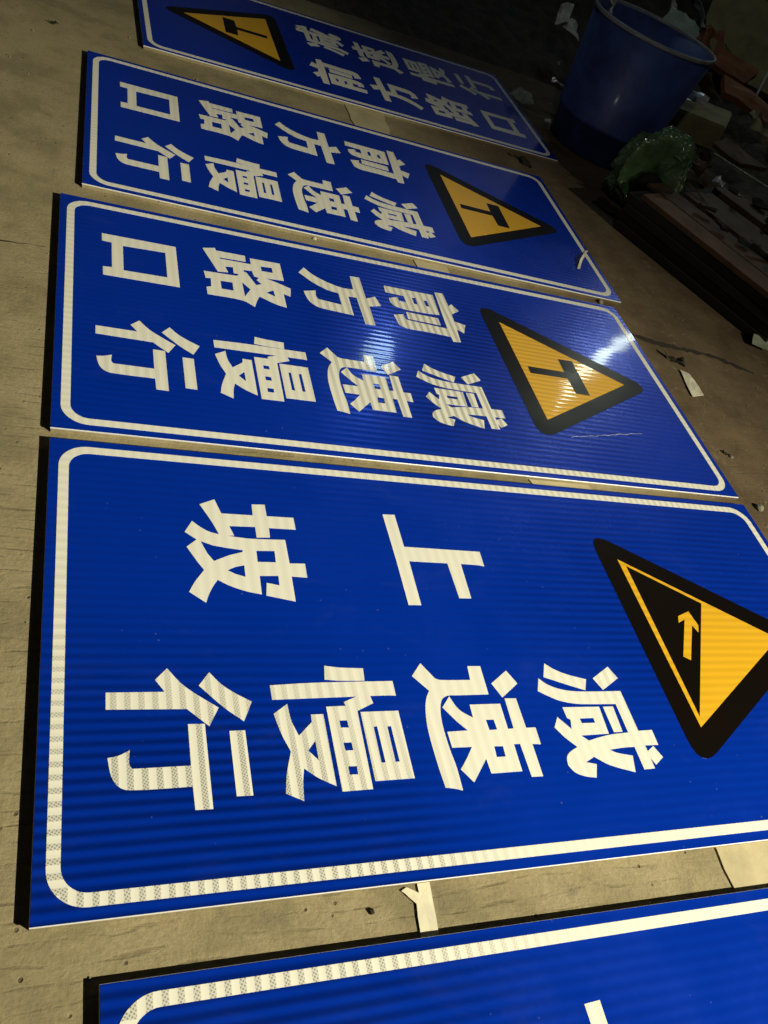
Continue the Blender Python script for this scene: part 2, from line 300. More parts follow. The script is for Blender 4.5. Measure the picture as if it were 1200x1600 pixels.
# ------------------------------------------------------------------ lettering outlines, in metres on the sign face
GLYPHS = {
  'po': [([(0.3683,0.9971),(0.4092,1.0182),(0.4229,0.9702),(0.5067,0.9706),(0.5085,1.0099),(0.5449,1.0122),(0.545,0.9712),(0.6193,0.9718),(0.6195,0.9301),(0.5454,0.93),(0.5439,0.8972),(0.5076,0.8946),(0.5083,0.9309),(0.4392,0.9284),(0.449,0.897),(0.4299,0.8956),(0.4571,0.8916),(0.495,0.8891),(0.5842,0.8918),(0.5842,0.8133),(0.6259,0.8149),(0.6245,0.7697),(0.583,0.7714),(0.5814,0.6933),(0.5087,0.7092),(0.5146,0.7482),(0.5468,0.7416),(0.5483,0.7719),(0.4996,0.7695),(0.4978,0.7122),(0.4601,0.7203),(0.4202,0.7356),(0.3925,0.7521),(0.3787,0.7306),(0.3671,0.7068),(0.3583,0.6827),(0.3207,0.7134),(0.3368,0.7439),(0.362,0.7808),(0.3448,0.8111),(0.3246,0.8516),(0.3514,0.8766),(0.3233,0.8994),(0.3443,0.9376),(0.362,0.921),(0.3835,0.9059),(0.41,0.8978),(0.3951,0.9388)], [[(0.3608,0.8721),(0.3907,0.8604),(0.4242,0.8546),(0.4654,0.85),(0.4647,0.8434),(0.4274,0.8302),(0.3889,0.8101),(0.3743,0.8341)],[(0.5013,0.8501),(0.5496,0.8525),(0.5478,0.8149),(0.5001,0.8136)],[(0.4196,0.7831),(0.4406,0.7947),(0.464,0.8013),(0.4631,0.7643),(0.4381,0.7725)]])],
  'shang': [([(0.8915,1.0087),(0.9297,1.0106),(0.9295,0.8918),(1.1713,0.8889),(1.1684,0.8351),(1.1506,0.8386),(1.0934,0.8403),(1.0883,0.7198),(1.0508,0.7195),(1.0502,0.84),(0.9317,0.8407),(0.9283,0.6926),(0.8908,0.6922),(0.8927,0.8452)], [])],
  'jian': [([(1.2428,0.5127),(1.2657,0.4947),(1.3016,0.4779),(1.356,0.4628),(1.3393,0.4298),(1.2915,0.4461),(1.2236,0.4713)], []),
    ([(1.4456,0.5011),(1.4631,0.4649),(1.3965,0.4294),(1.3792,0.4653)], []),
    ([(1.2064,0.4675),(1.2232,0.4512),(1.2492,0.4381),(1.2844,0.4295),(1.3364,0.4259),(1.4523,0.4253),(1.4526,0.3078),(1.4976,0.3086),(1.4964,0.2662),(1.4532,0.2667),(1.4538,0.2505),(1.4785,0.2639),(1.4933,0.232),(1.4611,0.213),(1.4526,0.2311),(1.4525,0.2038),(1.4179,0.2028),(1.4177,0.2646),(1.3815,0.2638),(1.3375,0.2604),(1.3542,0.2514),(1.4002,0.2409),(1.3874,0.1971),(1.3182,0.2203),(1.2815,0.244),(1.252,0.2313),(1.2809,0.2245),(1.2645,0.1905),(1.2328,0.1962),(1.2082,0.2077),(1.1963,0.2257),(1.2011,0.2458),(1.2161,0.2598),(1.2439,0.2719),(1.2178,0.2988),(1.1985,0.3271),(1.2187,0.3553),(1.2476,0.3206),(1.2555,0.3468),(1.2467,0.3518),(1.2455,0.3821),(1.3607,0.3806),(1.3555,0.3038),(1.2685,0.3021),(1.2859,0.2873),(1.3187,0.2944),(1.3643,0.3013),(1.4179,0.3044),(1.4176,0.3873),(1.3482,0.3884),(1.2924,0.3912),(1.2443,0.4015),(1.2126,0.4169),(1.1896,0.4304)], [[(1.2843,0.349),(1.3276,0.3492),(1.3273,0.3355),(1.286,0.3357)]]),
    ([(1.3725,0.3802),(1.4054,0.3803),(1.4013,0.3073),(1.3735,0.3072)], [])],
  'su': [([(0.8761,0.5148),(0.9044,0.471),(0.9177,0.4665),(1.002,0.4654),(1.0065,0.5055),(1.0442,0.5053),(1.0412,0.4239),(0.9504,0.4232),(0.9241,0.4225),(0.9066,0.4123),(0.8946,0.3857),(0.8884,0.3456),(0.889,0.2855),(0.893,0.2389),(0.892,0.1828),(0.8742,0.1882),(0.8503,0.1925),(0.8471,0.2472),(0.8464,0.329),(0.8532,0.3807),(0.8644,0.4149),(0.8785,0.437),(0.8431,0.4783)], []),
    ([(1.1163,0.4916),(1.1368,0.4532),(1.0778,0.4139),(1.0595,0.4544)], []),
    ([(0.9287,0.4205),(0.9447,0.3842),(0.9762,0.3611),(0.978,0.3967),(1.065,0.397),(1.0631,0.3282),(1.0792,0.3291),(1.0831,0.4114),(1.1164,0.4107),(1.1155,0.3293),(1.1429,0.3293),(1.1408,0.2843),(1.1168,0.2863),(1.1149,0.2032),(1.0829,0.2037),(1.0822,0.2879),(1.0649,0.2878),(1.0627,0.219),(0.9782,0.2182),(0.9765,0.2546),(0.9263,0.1995),(0.9018,0.2327),(0.9226,0.2546),(0.9485,0.2863),(0.8961,0.2867),(0.8953,0.3271),(0.9511,0.3285),(0.9286,0.3534),(0.9013,0.3912)], [[(1.0094,0.3547),(1.0315,0.3546),(1.0321,0.3278),(1.0105,0.3271)],[(1.0089,0.2852),(1.0329,0.2841),(1.0309,0.2577),(1.0063,0.2575)]])],
  'man': [([(0.6218,0.5089),(0.6589,0.5037),(0.7191,0.5012),(0.7156,0.4675),(0.6518,0.4684),(0.6158,0.4716)], []),
    ([(0.4823,0.4585),(0.5877,0.4635),(0.7879,0.4655),(0.7871,0.4258),(0.7733,0.4268),(0.7205,0.4266),(0.7243,0.4076),(0.6805,0.3883),(0.6767,0.2007),(0.6056,0.1998),(0.6064,0.4012),(0.6543,0.4022),(0.6517,0.4121),(0.6863,0.4257),(0.5807,0.4237),(0.4825,0.4218)], [[(0.6314,0.3656),(0.65,0.3656),(0.6509,0.3474),(0.6316,0.3481)],[(0.6303,0.3113),(0.6495,0.3114),(0.65,0.2923),(0.6312,0.2923)],[(0.6302,0.2554),(0.6506,0.2552),(0.6495,0.236),(0.6298,0.2363)]]),
    ([(0.6872,0.3855),(0.783,0.3859),(0.7813,0.219),(0.6858,0.2182)], [[(0.7114,0.3473),(0.7201,0.348),(0.7202,0.2594),(0.7104,0.26)],[(0.7455,0.347),(0.7547,0.3473),(0.7548,0.26),(0.7446,0.2596)]]),
    ([(0.5159,0.4107),(0.5189,0.3695),(0.5306,0.3326),(0.5656,0.3641),(0.5668,0.3827),(0.5963,0.3827),(0.5951,0.2127),(0.5584,0.2328),(0.5295,0.2562),(0.5226,0.2265),(0.5181,0.185),(0.4814,0.2041),(0.4897,0.2456),(0.5066,0.2964),(0.4921,0.3366),(0.4811,0.387)], [[(0.566,0.3191),(0.5657,0.2732),(0.5459,0.2965)]])],
  'xing': [([(0.2573,0.5045),(0.2857,0.4659),(0.318,0.4375),(0.3613,0.4057),(0.3372,0.3622),(0.2928,0.4044),(0.1283,0.4076),(0.1288,0.4469),(0.2492,0.4464),(0.2303,0.4759)], []),
    ([(0.3485,0.4936),(0.3728,0.4629),(0.4002,0.4407),(0.4359,0.4184),(0.413,0.3711),(0.3729,0.4054),(0.3227,0.4604)], []),
    ([(0.2924,0.3688),(0.3282,0.3682),(0.329,0.1827),(0.2936,0.1832),(0.2922,0.2315),(0.1702,0.232),(0.1505,0.24),(0.1372,0.2613),(0.1303,0.3006),(0.1519,0.3051),(0.1734,0.3155),(0.1713,0.2871),(0.1765,0.2756),(0.2921,0.2761)], []),
    ([(0.3787,0.3498),(0.4128,0.35),(0.4128,0.2048),(0.3784,0.2053)], [])],
  'kou': [([(0.1362,0.9828),(0.3838,0.9843),(0.3825,0.7409),(0.1381,0.7386),(0.1378,0.7849),(0.1665,0.7888),(0.1675,0.9371),(0.1366,0.9382)], [[(0.2038,0.9293),(0.3452,0.9354),(0.3441,0.7855),(0.2029,0.7822)]])],
  'lu': [([(0.4804,1.0133),(0.5266,1.0296),(0.5289,1.0137),(0.6356,1.015),(0.634,0.9771),(0.54,0.9731),(0.5392,0.9646),(0.652,0.966),(0.6523,1.005),(0.7666,1.0077),(0.7664,0.8973),(0.6944,0.8919),(0.7369,0.8766),(0.7851,0.854),(0.7771,0.8026),(0.7528,0.8125),(0.752,0.7295),(0.7116,0.7407),(0.6593,0.7692),(0.6471,0.7411),(0.6343,0.7004),(0.5934,0.728),(0.4742,0.7302),(0.4738,0.7719),(0.4909,0.7794),(0.4941,0.8304),(0.4758,0.827),(0.4723,0.867),(0.59,0.8729),(0.6009,0.8877),(0.5802,0.8875),(0.5814,0.9259),(0.552,0.9203),(0.5606,0.8862),(0.5225,0.8798)], [[(0.62,0.9199),(0.6499,0.9245),(0.6545,0.8908),(0.6717,0.8878),(0.6613,0.8681),(0.6769,0.8483),(0.6556,0.8368),(0.6285,0.905),(0.6188,0.9094)],[(0.6877,0.9649),(0.7305,0.9697),(0.7302,0.9351),(0.6882,0.9343)],[(0.527,0.8248),(0.5694,0.8273),(0.5682,0.7768),(0.5263,0.776)],[(0.6048,0.8383),(0.6306,0.8026),(0.6054,0.7534)],[(0.6866,0.8011),(0.716,0.8234),(0.7181,0.7863)]])],
  'fang': [([(0.8613,1.0141),(0.8912,0.9762),(0.9394,0.9443),(0.9995,0.9238),(1.0439,0.9268),(1.048,1.017),(1.0877,1.0187),(1.086,0.8799),(1.128,0.905),(1.1409,0.8497),(1.0884,0.8324),(1.0871,0.7144),(1.0472,0.7126),(1.0461,0.876),(1.0125,0.8738),(1.01,0.7556),(0.9359,0.7615),(0.8819,0.7672),(0.8545,0.7837),(0.8411,0.8114),(0.8347,0.855),(0.8839,0.8727),(0.8792,0.8373),(0.8852,0.8193),(0.9735,0.81),(0.9748,0.8831),(0.9297,0.8925),(0.8792,0.9257),(0.8342,0.9737)], [])],
  'qian': [([(1.1865,0.9965),(1.4002,0.9953),(1.3934,0.8614),(1.3308,0.8563),(1.2451,0.8558),(1.2005,0.8665),(1.1897,0.884),(1.1889,0.9149),(1.2287,0.9318),(1.2297,0.9084),(1.2597,0.9055),(1.2606,0.949),(1.1828,0.9526)], [[(1.2952,0.9485),(1.3122,0.9507),(1.3096,0.905),(1.2942,0.9059)],[(1.3448,0.9441),(1.3601,0.9459),(1.3612,0.9048),(1.3465,0.9059)]]),
    ([(1.2426,0.8398),(1.3789,0.8358),(1.3771,0.7905),(1.2396,0.7961)], []),
    ([(1.4153,1.019),(1.4529,1.0208),(1.4546,0.9352),(1.4729,0.9538),(1.4934,0.9139),(1.4524,0.8805),(1.4499,0.834),(1.4947,0.821),(1.472,0.7643),(1.4454,0.7828),(1.437,0.7001),(1.4032,0.6969),(1.4006,0.7256),(1.296,0.7314),(1.2193,0.7315),(1.1901,0.7459),(1.182,0.8056),(1.2277,0.8215),(1.2255,0.7998),(1.2339,0.787),(1.4012,0.7755)], [])],
}

FIT = {'jian': (0.9905, 0.0014, 1.0019, 0.0142), 'xing': (1.0064, -0.0156, 0.9871, 0.0227),
       'su': (1.0011, -0.0122, 1.0020, 0.0177), 'man': (1.0104, -0.0171, 1.0008, 0.0206)}
def moved(parts, sx, ox, sy, oy):
    f = lambda q: [(x*sx+ox, y*sy+oy) for x, y in q]
    return [(f(a), [f(h) for h in hs]) for a, hs in parts]
def smooth_outline(p, lim=38, n=4):
    m = len(p); P_ = [Vector(q) for q in p]; sm = []
    for i in range(m):
        a = P_[i]-P_[i-1]; b = P_[(i+1) % m]-P_[i]
        sm.append(2 < abs(math.degrees(a.angle_signed(b))) < lim)
    out = []
    for i in range(m):
        j = (i+1) % m; e = P_[j]-P_[i]; out.append(tuple(P_[i]))
        if not (sm[i] or sm[j]): continue
        t0 = (P_[j]-P_[i-1]).normalized()*e.length if sm[i] else e
        t1 = (P_[(j+1) % m]-P_[i]).normalized()*e.length if sm[j] else e
        for k in range(1, n):
            t = k/n
            q = P_[i]*(2*t**3-3*t*t+1)+t0*(t**3-2*t*t+t)+P_[j]*(-2*t**3+3*t*t)+t1*(t**3-t*t); out.append(tuple(q))
    return out
L, WD = 2.404, 1.194
ZB, ZP, ZF = 0.0155, 0.0195, 0.0200      # panel underside, panel top, film top

def sign(loc, rz, kind, label, shift=(0, 0), tshift=(0, 0)):
    root = empty('road_sign', (loc[0], loc[1], 0), rz)
    tag(root, label, 'road sign', 'blue reflective road signs laid out on the concrete')
    bm = bmesh.new(); box(bm, 0, L, 0, WD, 0.0145, ZP)
    bmesh.ops.bevel(bm, geom=[e for e in bm.edges], offset=0.0006, segments=1, affect='EDGES')
    bm_obj('panel', bm, M['alu'], root)
    bm = bmesh.new(); slab(bm, [(0.002, 0.002), (L-0.002, 0.002), (L-0.002, WD-0.002), (0.002, WD-0.002)], [[(0.02, 0.02), (L-0.02, 0.02), (L-0.02, WD-0.02), (0.02, WD-0.02)]], 0.0008, 0.0143)
    bm_obj('back_frame', bm, M['concrete'], root)
    bm = bmesh.new(); box(bm, 0.0012, L-0.0012, 0.0012, WD-0.0012, ZP+0.0001, ZF)
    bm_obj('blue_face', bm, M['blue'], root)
    bm = bmesh.new(); i0, w = 0.0235, 0.0245
    slab(bm, rrect(i0, L-i0, i0, WD-i0, 0.072, 12), [rrect(i0+w, L-i0-w, i0+w, WD-i0-w, 0.050, 12)], ZF+0.0001, ZF+0.0007)
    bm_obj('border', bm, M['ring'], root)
    if kind == 'slope':
        chars = [('po', None), ('shang', None), ('jian', None), ('su', None), ('man', None), ('xing', None)]
    else:
        chars = [(k, None) for k in ('kou', 'lu', 'fang', 'qian')]+[(k, FIT[k]) for k in ('jian', 'su', 'man', 'xing')]
    for k, fit in chars:
        parts = GLYPHS[k]
        if fit: parts = moved(parts, *fit)
        if shift != (0, 0): parts = moved(parts, 1, shift[0], 1, shift[1])
        bm = bmesh.new()
        for a, hs in parts: slab(bm, smooth_outline(a), hs, ZF+0.0001, ZF+0.0007)
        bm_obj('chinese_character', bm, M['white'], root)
    mv = lambda q: [(x+tshift[0], y+tshift[1]) for x, y in q]
    tri = mv([(1.601, 1.006), (1.601, 0.189), (2.297, 0.5975)])
    bm = bmesh.new(); slab(bm, round_poly(tri, 0.092), [], ZF+0.0001, ZF+0.0006)
    tr = bm_obj('warning_triangle', bm, M['black'], root)
    z1 = ZF+0.0007
    if kind == 'slope':
        yel = [(1.6693, 0.8898), (1.6673, 0.3092), (2.158, 0.5995)]
        blk = [(1.6908, 0.8650), (1.9185, 0.7279), (1.6815, 0.3405)]
        bm = bmesh.new(); slab(bm, yel, [blk], z1, z1+0.0005); bm_obj('yellow_face', bm, M['yellow'], tr)
        bm = bmesh.new(); slab(bm, [(1.8469, 0.6958), (1.8565, 0.6441), (1.8415, 0.6178), (1.8313, 0.6436), (1.7556, 0.5209), (1.7341, 0.5336), (1.8143, 0.6652), (1.7833, 0.652), (1.7957, 0.6769)], [], z1, z1+0.0005)
        bm_obj('arrow_symbol', bm, M['yellow'], tr)
    else:
        bm = bmesh.new(); slab(bm, mv([(1.6730, 0.8879), (2.1613, 0.5950), (1.6710, 0.3047)]), [], z1, z1+0.0005); bm_obj('yellow_face', bm, M['yellow'], tr)
        bm = bmesh.new(); slab(bm, mv([(1.7040, 0.6153), (1.8750, 0.6150), (1.8790, 0.6975), (1.9475, 0.6985), (1.9420, 0.4865), (1.8765, 0.4870), (1.8745, 0.5750), (1.7020, 0.5738)]), [], z1+0.0006, z1+0.0011)
        bm_obj('junction_symbol', bm, M['black'], tr)
    return root

# ------------------------------------------------------------------ ground
bm = bmesh.new()
N = 90
def gz(x, y):
    return 0.0
xs = [-30+60*i/N for i in range(N+1)]
g = [[bm.verts.new((x, -30+60*j/N+0.0, 0)) for j in range(N+1)] for x in xs]
for i in range(N):
    for j in range(N): bm.faces.new([g[i][j], g[i+1][j], g[i+1][j+1], g[i][j+1]])
tag(bm_obj('ground', bm, M['concrete']), kind='structure')

def ragged(pts, amp, step, seed):
    rnd = random.Random(seed); out = []
    m = len(pts)
    for i in range(m):
        a, b = Vector(pts[i]), Vector(pts[(i+1) % m]); n = max(1, int((b-a).length/step))
        for k in range(n):
            q = a.lerp(b, k/n)+Vector((rnd.uniform(-amp, amp), rnd.uniform(-amp, amp))); out.append((q.x, q.y))
    return out
# filled joint: a pale band of smooth mortar under the signs
bm = bmesh.new()
slab(bm, ragged([(1.44, 4.9), (1.46, 3.0), (1.55, 1.8), (1.605, 0.6), (1.615, 0.40), (1.62, -1.2), (1.95, -1.2), (1.93, 0.45), (1.80, 1.7), (1.62, 3.0), (1.68, 4.9)], 0.008, 0.05, 3), [], 0.0, 0.004)
tag(bm_obj('mortar_strip', bm, M['mortar']), kind='structure')
# cracks
def crack(pts, w, seed):
    rnd = random.Random(seed); bm = bmesh.new(); L1 = []; L2 = []
    P = []
    for i in range(len(pts)-1):
        a, b = Vector(pts[i]), Vector(pts[i+1]); n = max(2, int((b-a).length/0.02))
        for k in range(n): P.append(a.lerp(b, k/n)+Vector((rnd.uniform(-1, 1), rnd.uniform(-1, 1)))*0.004)
    for i in range(len(P)-1):
        d = (P[i+1]-P[max(0, i-1)]).normalized(); nrm = Vector((-d.y, d.x))*w*(0.4+rnd.random())*0.5*min(1, 4*min(i+1, len(P)-1-i)/len(P)+0.2)
        L1.append(bm.verts.new((*(P[i]+nrm), 0.0015))); L2.append(bm.verts.new((*(P[i]-nrm), 0.0015)))
    for i in range(len(L1)-1): bm.faces.new([L1[i], L2[i], L2[i+1], L1[i+1]])
    return bm
for i, (pts, w) in enumerate([([(-0.9, 2.62), (-0.11, 2.58), (0.07, 2.60)], 0.007), ([(2.45, 2.76), (2.62, 2.72), (2.95, 2.70), (3.2, 2.60)], 0.035)]):
    o = bm_obj('ground_crack', crack(pts, w, 5+i), M['dark']); tag(o, kind='structure')

# ------------------------------------------------------------------ the five signs
sign((0.0699, 0.4947), math.radians(0.17), 'slope', 'whole blue sign with a black slope arrow triangle and six big white characters')
sign((0.0665, 1.7265), math.radians(0.12), 'junction', 'blue T junction sign directly behind the slope sign, crossed by a bright white reflection')
s2 = sign((0.1345, 3.0190), math.radians(-0.75), 'junction', 'blue sign with a T junction triangle, third row back, its right corner film lifting', (0.001, -0.034), (0.013, -0.018))
sign((2.8053-0.0177, 4.4888+WD), math.radians(180.85), 'junction', 'farthest blue sign, laid the other way round with its triangle at the left end')
sign((0.1803, 0.3941-WD), math.radians(-0.10), 'slope', 'blue sign cut off at the bottom, only border and one stroke tip showing', (0.019, 0.024))

# ------------------------------------------------------------------ heap of rubbish behind the signs (uncountable: one object)
def bumpz(x, y):
    d = max(0.0, min(1.0, (0.83*x+0.56*y-6.35)/2.2))
    e = max(0.0, min(1.0, (x-2.6)/0.9))
    return (0.34*d*d*(3-2*d))*e
bm = bmesh.new(); n = 150; x0, y0, sx, sy = 2.3, 3.0, 7.0, 8.5; gg = []
for i in range(n+1):
    row = []
    for j in range(n+1):
        x, y = x0+sx*i/n, y0+sy*j/n
        nz = noise.fractal(Vector((x*2.2, y*2.2, 1.3)), 1.0, 2.0, 4)
        c = noise.noise(Vector((x*6, y*6, 4)))
        row.append(bm.verts.new((x, y, bumpz(x, y)*(1+0.9*nz)+0.05*max(0, c)*min(1, bumpz(x, y)*8)-0.012)))
    gg.append(row)
for i in range(n):
    for j in range(n): bm.faces.new([gg[i][j], gg[i+1][j], gg[i+1][j+1], gg[i][j+1]])
tag(bm_obj('rubbish_heap', bm, M['rubbish'], smooth=True), 'dark heap of loose dirt and rubbish around the blue bin', 'rubbish heap', kind='stuff')

# soil ridge beyond the farthest sign
bm = bmesh.new(); n, mm = 80, 16; gg = []
for i in range(n+1):
    t = i/n; cx, cy = 1.2+3.0*t, 6.55-0.1*t; row = []
    for j in range(mm+1):
        u = j/mm; y = cy-0.55+2.2*u; x = cx
        h = math.sin(math.pi*u)**0.7*0.16*min(1, t*6, (1-t)*6)
        row.append(bm.verts.new((x, y, h*(1+0.8*noise.fractal(Vector((x*3, y*3, 9)), 1, 2, 3))-0.01)))
    gg.append(row)
for i in range(n):
    for j in range(mm): bm.faces.new([gg[i][j], gg[i+1][j], gg[i+1][j+1], gg[i][j+1]])
tag(bm_obj('soil_ridge', bm, M['rubbish'], smooth=True), 'low dark ridge of soil beyond the farthest sign', 'soil', kind='stuff')

# ------------------------------------------------------------------ blue bin
def lathe(prof, n=64):
    bm = bmesh.new(); rings = []
    for r, z in prof: rings.append([bm.verts.new((r*math.cos(2*math.pi*k/n), r*math.sin(2*math.pi*k/n), z)) for k in range(n)])
    for a, b in zip(rings, rings[1:]):
        for k in range(n): bm.faces.new([a[k], a[(k+1) % n], b[(k+1) % n], b[k]])
    return bm, rings
root = empty('rubbish_bin', (3.27, 4.93, 0.0)); tag(root, 'large blue plastic tub with a scuffed pale rim, standing behind the signs', 'bin')
bm, rings = lathe([(0.29, 0.0), (0.305, 0.01), (0.325, 0.18), (0.335, 0.185), (0.34, 0.205), (0.335, 0.21), (0.395, 0.735), (0.385, 0.735), (0.325, 0.20), (0.29, 0.03)])
bm.faces.new(rings[0]); bm.faces.new(rings[-1])
for v in bm.verts:
    a = math.atan2(v.co.y, v.co.x); k = 1+0.012*math.sin(3*a+v.co.z*4)*v.co.z; v.co.x *= k; v.co.y *= k
bm_obj('tub', bm, M['bin'], root, True)
bm, rings = lathe([(0.384, 0.728), (0.384, 0.741), (0.389, 0.747), (0.398, 0.747), (0.403, 0.741), (0.403, 0.728), (0.398, 0.724), (0.388, 0.724), (0.384, 0.728)])
for v in bm.verts:
    a = math.atan2(v.co.y, v.co.x); k = 1+0.012*math.sin(3*a+v.co.z*4)*v.co.z; v.co.x *= k; v.co.y *= k
bm_obj('rim', bm, M['binrim'], root, True)

# ------------------------------------------------------------------ loose sheets, scraps and boards
def flake(name, loc, size, rot, mat, seed, label, cat, group=None, bend=0.25, thick=0.003, nv=None, pts=None):
    rnd = random.Random(seed)
    if pts is None:
        k = nv or rnd.choice((4, 5, 6)); a0 = rnd.random()*6
        pts = [(0.5*size[0]*math.cos(a0+2*math.pi*i/k+rnd.uniform(-.25, .25))*rnd.uniform(.75, 1.1), 0.5*size[1]*math.sin(a0+2*math.pi*i/k+rnd.uniform(-.2, .2))*rnd.uniform(.75, 1.1)) for i in range(k)]
    bm = bmesh.new(); vs = [bm.verts.new((x, y, 0)) for x, y in pts]; bm.faces.new(vs)
    bmesh.ops.triangulate(bm, faces=bm.faces); bmesh.ops.subdivide_edges(bm, edges=bm.edges, cuts=3, use_grid_fill=True)
    s = max(size)
    for v in bm.verts:
        v.co.z += bend*s*(noise.noise(Vector((v.co.x/s*2.3+seed, v.co.y/s*2.3, seed*.7)))+0.5*noise.noise(Vector((v.co.x/s*6+seed, v.co.y/s*6, 2))))
        v.co.x += 0.03*s*noise.noise(Vector((v.co.y/s*7, seed, 1)))
    r = bmesh.ops.extrude_face_region(bm, geom=bm.faces[:])
    for v in [e for e in r['geom'] if isinstance(e, bmesh.types.BMVert)]: v.co.z += thick
    o = bm_obj(name, bm, M[mat]); o.location = loc; o.rotation_euler = rot
    tag(o, label, cat, group); return o
R = math.radians
flake('paper_scrap', (4.35, 6.46, 0.62), (0.16, 0.20), (R(35), R(10), R(20)), 'paper', 11, 'pale torn paper sticking up behind the rim of the blue bin', 'paper')
flake('sheet_offcut', (4.20, 6.03, 0.60), (0.46, 0.34), (R(20), R(-10), R(30)), 'greygreen', 12, 'pale grey green rounded sheet lying just behind the bin rim', 'sheet', nv=8, bend=.15)
flake('cardboard_piece', (4.93, 6.60, 0.5), (0.35, 0.30), (R(30), 0, R(10)), 'orange', 13, 'small orange brown card piece above the bin at the top right', 'cardboard')
flake('cardboard_piece', (4.80, 6.05, 0.46), (0.55, 0.26), (R(35), 0, R(-35)), 'orange', 14, 'orange card block right of the bin rim, upper of two', 'cardboard', bend=.05, thick=.05, nv=4)
flake('cardboard_piece', (4.72, 5.62, 0.38), (0.62, 0.20), (R(25), R(10), R(-45)), 'orange', 15, 'long orange brown card block lower right of the bin rim', 'cardboard', bend=.05, thick=.05, nv=4)
flake('cardboard_piece', (4.40, 5.68, 0.38), (0.42, 0.34), (R(40), R(20), R(70)), 'khaki', 16, 'khaki card sheet beside the right edge of the bin', 'cardboard', bend=.1)
flake('cardboard_piece', (4.75, 5.35, 0.33), (0.34, 0.26), (R(30), 0, R(15)), 'khaki', 17, 'small dull yellow card piece below the khaki sheet', 'cardboard')
flake('foil_scrap', (3.93, 5.15, 0.42), (0.34, 0.10), (R(60), R(0), R(-35)), 'foil', 18, 'crumpled silver foil edge lying on top of a brown box', 'foil', bend=.2)
bm = bmesh.new(); box(bm, -.21, .21, -.15, .15, 0, .17); bmesh.ops.bevel(bm, geom=bm.edges[:], offset=.01, segments=2, affect='EDGES')
o = bm_obj('cardboard_box', bm, M['khaki']); o.location = (4.0, 5.08, .22); o.rotation_euler = (R(8), R(-6), R(-38)); tag(o, 'brown box with silver foil on it, right of the bin base', 'box')
flake('sheet_offcut', (5.3, 6.7, 0.62), (1.5, 1.25), (R(42), R(5), R(-20)), 'khaki', 19, 'big dull brown board leaning in the top right corner', 'board', bend=.03, nv=4, thick=.01)
flake('sheet_offcut', (4.75, 6.75, 0.62), (0.34, 0.42), (R(30), R(25), R(40)), 'grey', 20, 'grey sheet piece between the bin and the big brown board', 'sheet')
flake('paper_scrap', (3.30, 6.10, 0.40), (0.13, 0.26), (R(40), R(0), R(-20)), 'paper', 21, 'pale torn paper hanging left of the bin top, upper of two', 'paper')
flake('paper_scrap', (3.42, 6.06, 0.35), (0.22, 0.20), (R(40), R(10), R(30)), 'paper', 22, 'pale folded paper left of the bin top, lower of two', 'paper')
flake('paper_scrap', (3.11, 5.39, 0.17), (0.16, 0.05), (R(20), R(10), R(-30)), 'foil', 23, 'thin pale curl of film left of the bin', 'scrap')
flake('paper_scrap', (2.93, 5.02, 0.05), (0.05, 0.05), (R(20), R(10), R(-30)), 'paper', 24, 'small pale scrap between the farthest sign and the bin', 'scrap')
flake('film_offcut', (2.82, 5.25, 0.07), (0.18, 0.10), (R(55), 0, R(-15)), 'greygreen', 25, 'crumpled pale green film standing at the right end of the farthest sign', 'film')
def stick(name, a, b, r, mat, label, cat):
    a, b = Vector(a), Vector(b); d = b-a; bm = bmesh.new()
    bmesh.ops.create_cone(bm, cap_ends=True, segments=8, radius1=r, radius2=r*.7, depth=d.length)
    o = bm_obj(name, bm, M[mat]); o.location = (a+b)/2; o.rotation_euler = d.to_track_quat('Z', 'Y').to_euler(); tag(o, label, cat); return o
stick('metal_rod', (5.30, 6.25, .52), (4.88, 5.70, .30), .010, 'foil', 'thin pale metal rod poking in from the right edge', 'rod')
stick('wooden_lath', (5.05, 6.60, .52), (5.22, 6.30, .38), .008, 'khaki', 'thin lath along the left edge of the big brown board', 'lath')
stick('wooden_lath', (5.20, 6.35, .38), (5.75, 6.80, .52), .008, 'khaki', 'thin lath along the lower edge of the big brown board', 'lath')
stick('wire', (3.85, 4.55, .30), (4.15, 4.25, .29), .006, 'bag', 'thin green wire on the right above the board stack', 'wire')
flake('paper_scrap', (2.98, 5.05, 0.76), (0.10, 0.24), (R(70), 0, R(0)), 'foil', 27, 'bright frayed scrap on the far left of the bin rim', 'scrap', bend=.5)
flake('plank_offcut', (4.05, 4.62, 0.30), (0.50, 0.22), (R(20), 0, R(-60)), 'wood', 28, 'brown plank piece at the right edge below the rod', 'plank', bend=.03, thick=.03, nv=4)
flake('brick_piece', (3.50, 4.20, 0.29), (0.11, 0.09), (R(20), 0, R(-60)), 'wood', 29, 'reddish lump right of the green bag', 'rubble', thick=.04)
flake('paper_scrap', (3.60, 4.08, 0.30), (0.09, 0.07), (R(20), 0, R(10)), 'foil', 30, 'shiny small scrap right of the reddish lump', 'scrap', bend=.4)
flake('paper_scrap', (3.74, 4.02, 0.28), (0.07, 0.05), (R(10), 0, R(40)), 'paper', 31, 'tiny white scrap on the board stack near the right edge', 'scrap', bend=.4)
flake('paper_scrap', (3.075, 3.65, 0.215), (0.15, 0.09), (R(4), 0, R(-30)), 'tape', 32, 'tan paper piece at the near left corner of the board stack', 'paper', bend=.08)
flake('paper_scrap', (3.20, 4.08, 0.05), (0.12, 0.03), (R(10), R(10), R(-40)), 'paper', 33, 'white strip inside the mouth of the green bag', 'paper', nv=4, bend=.1)

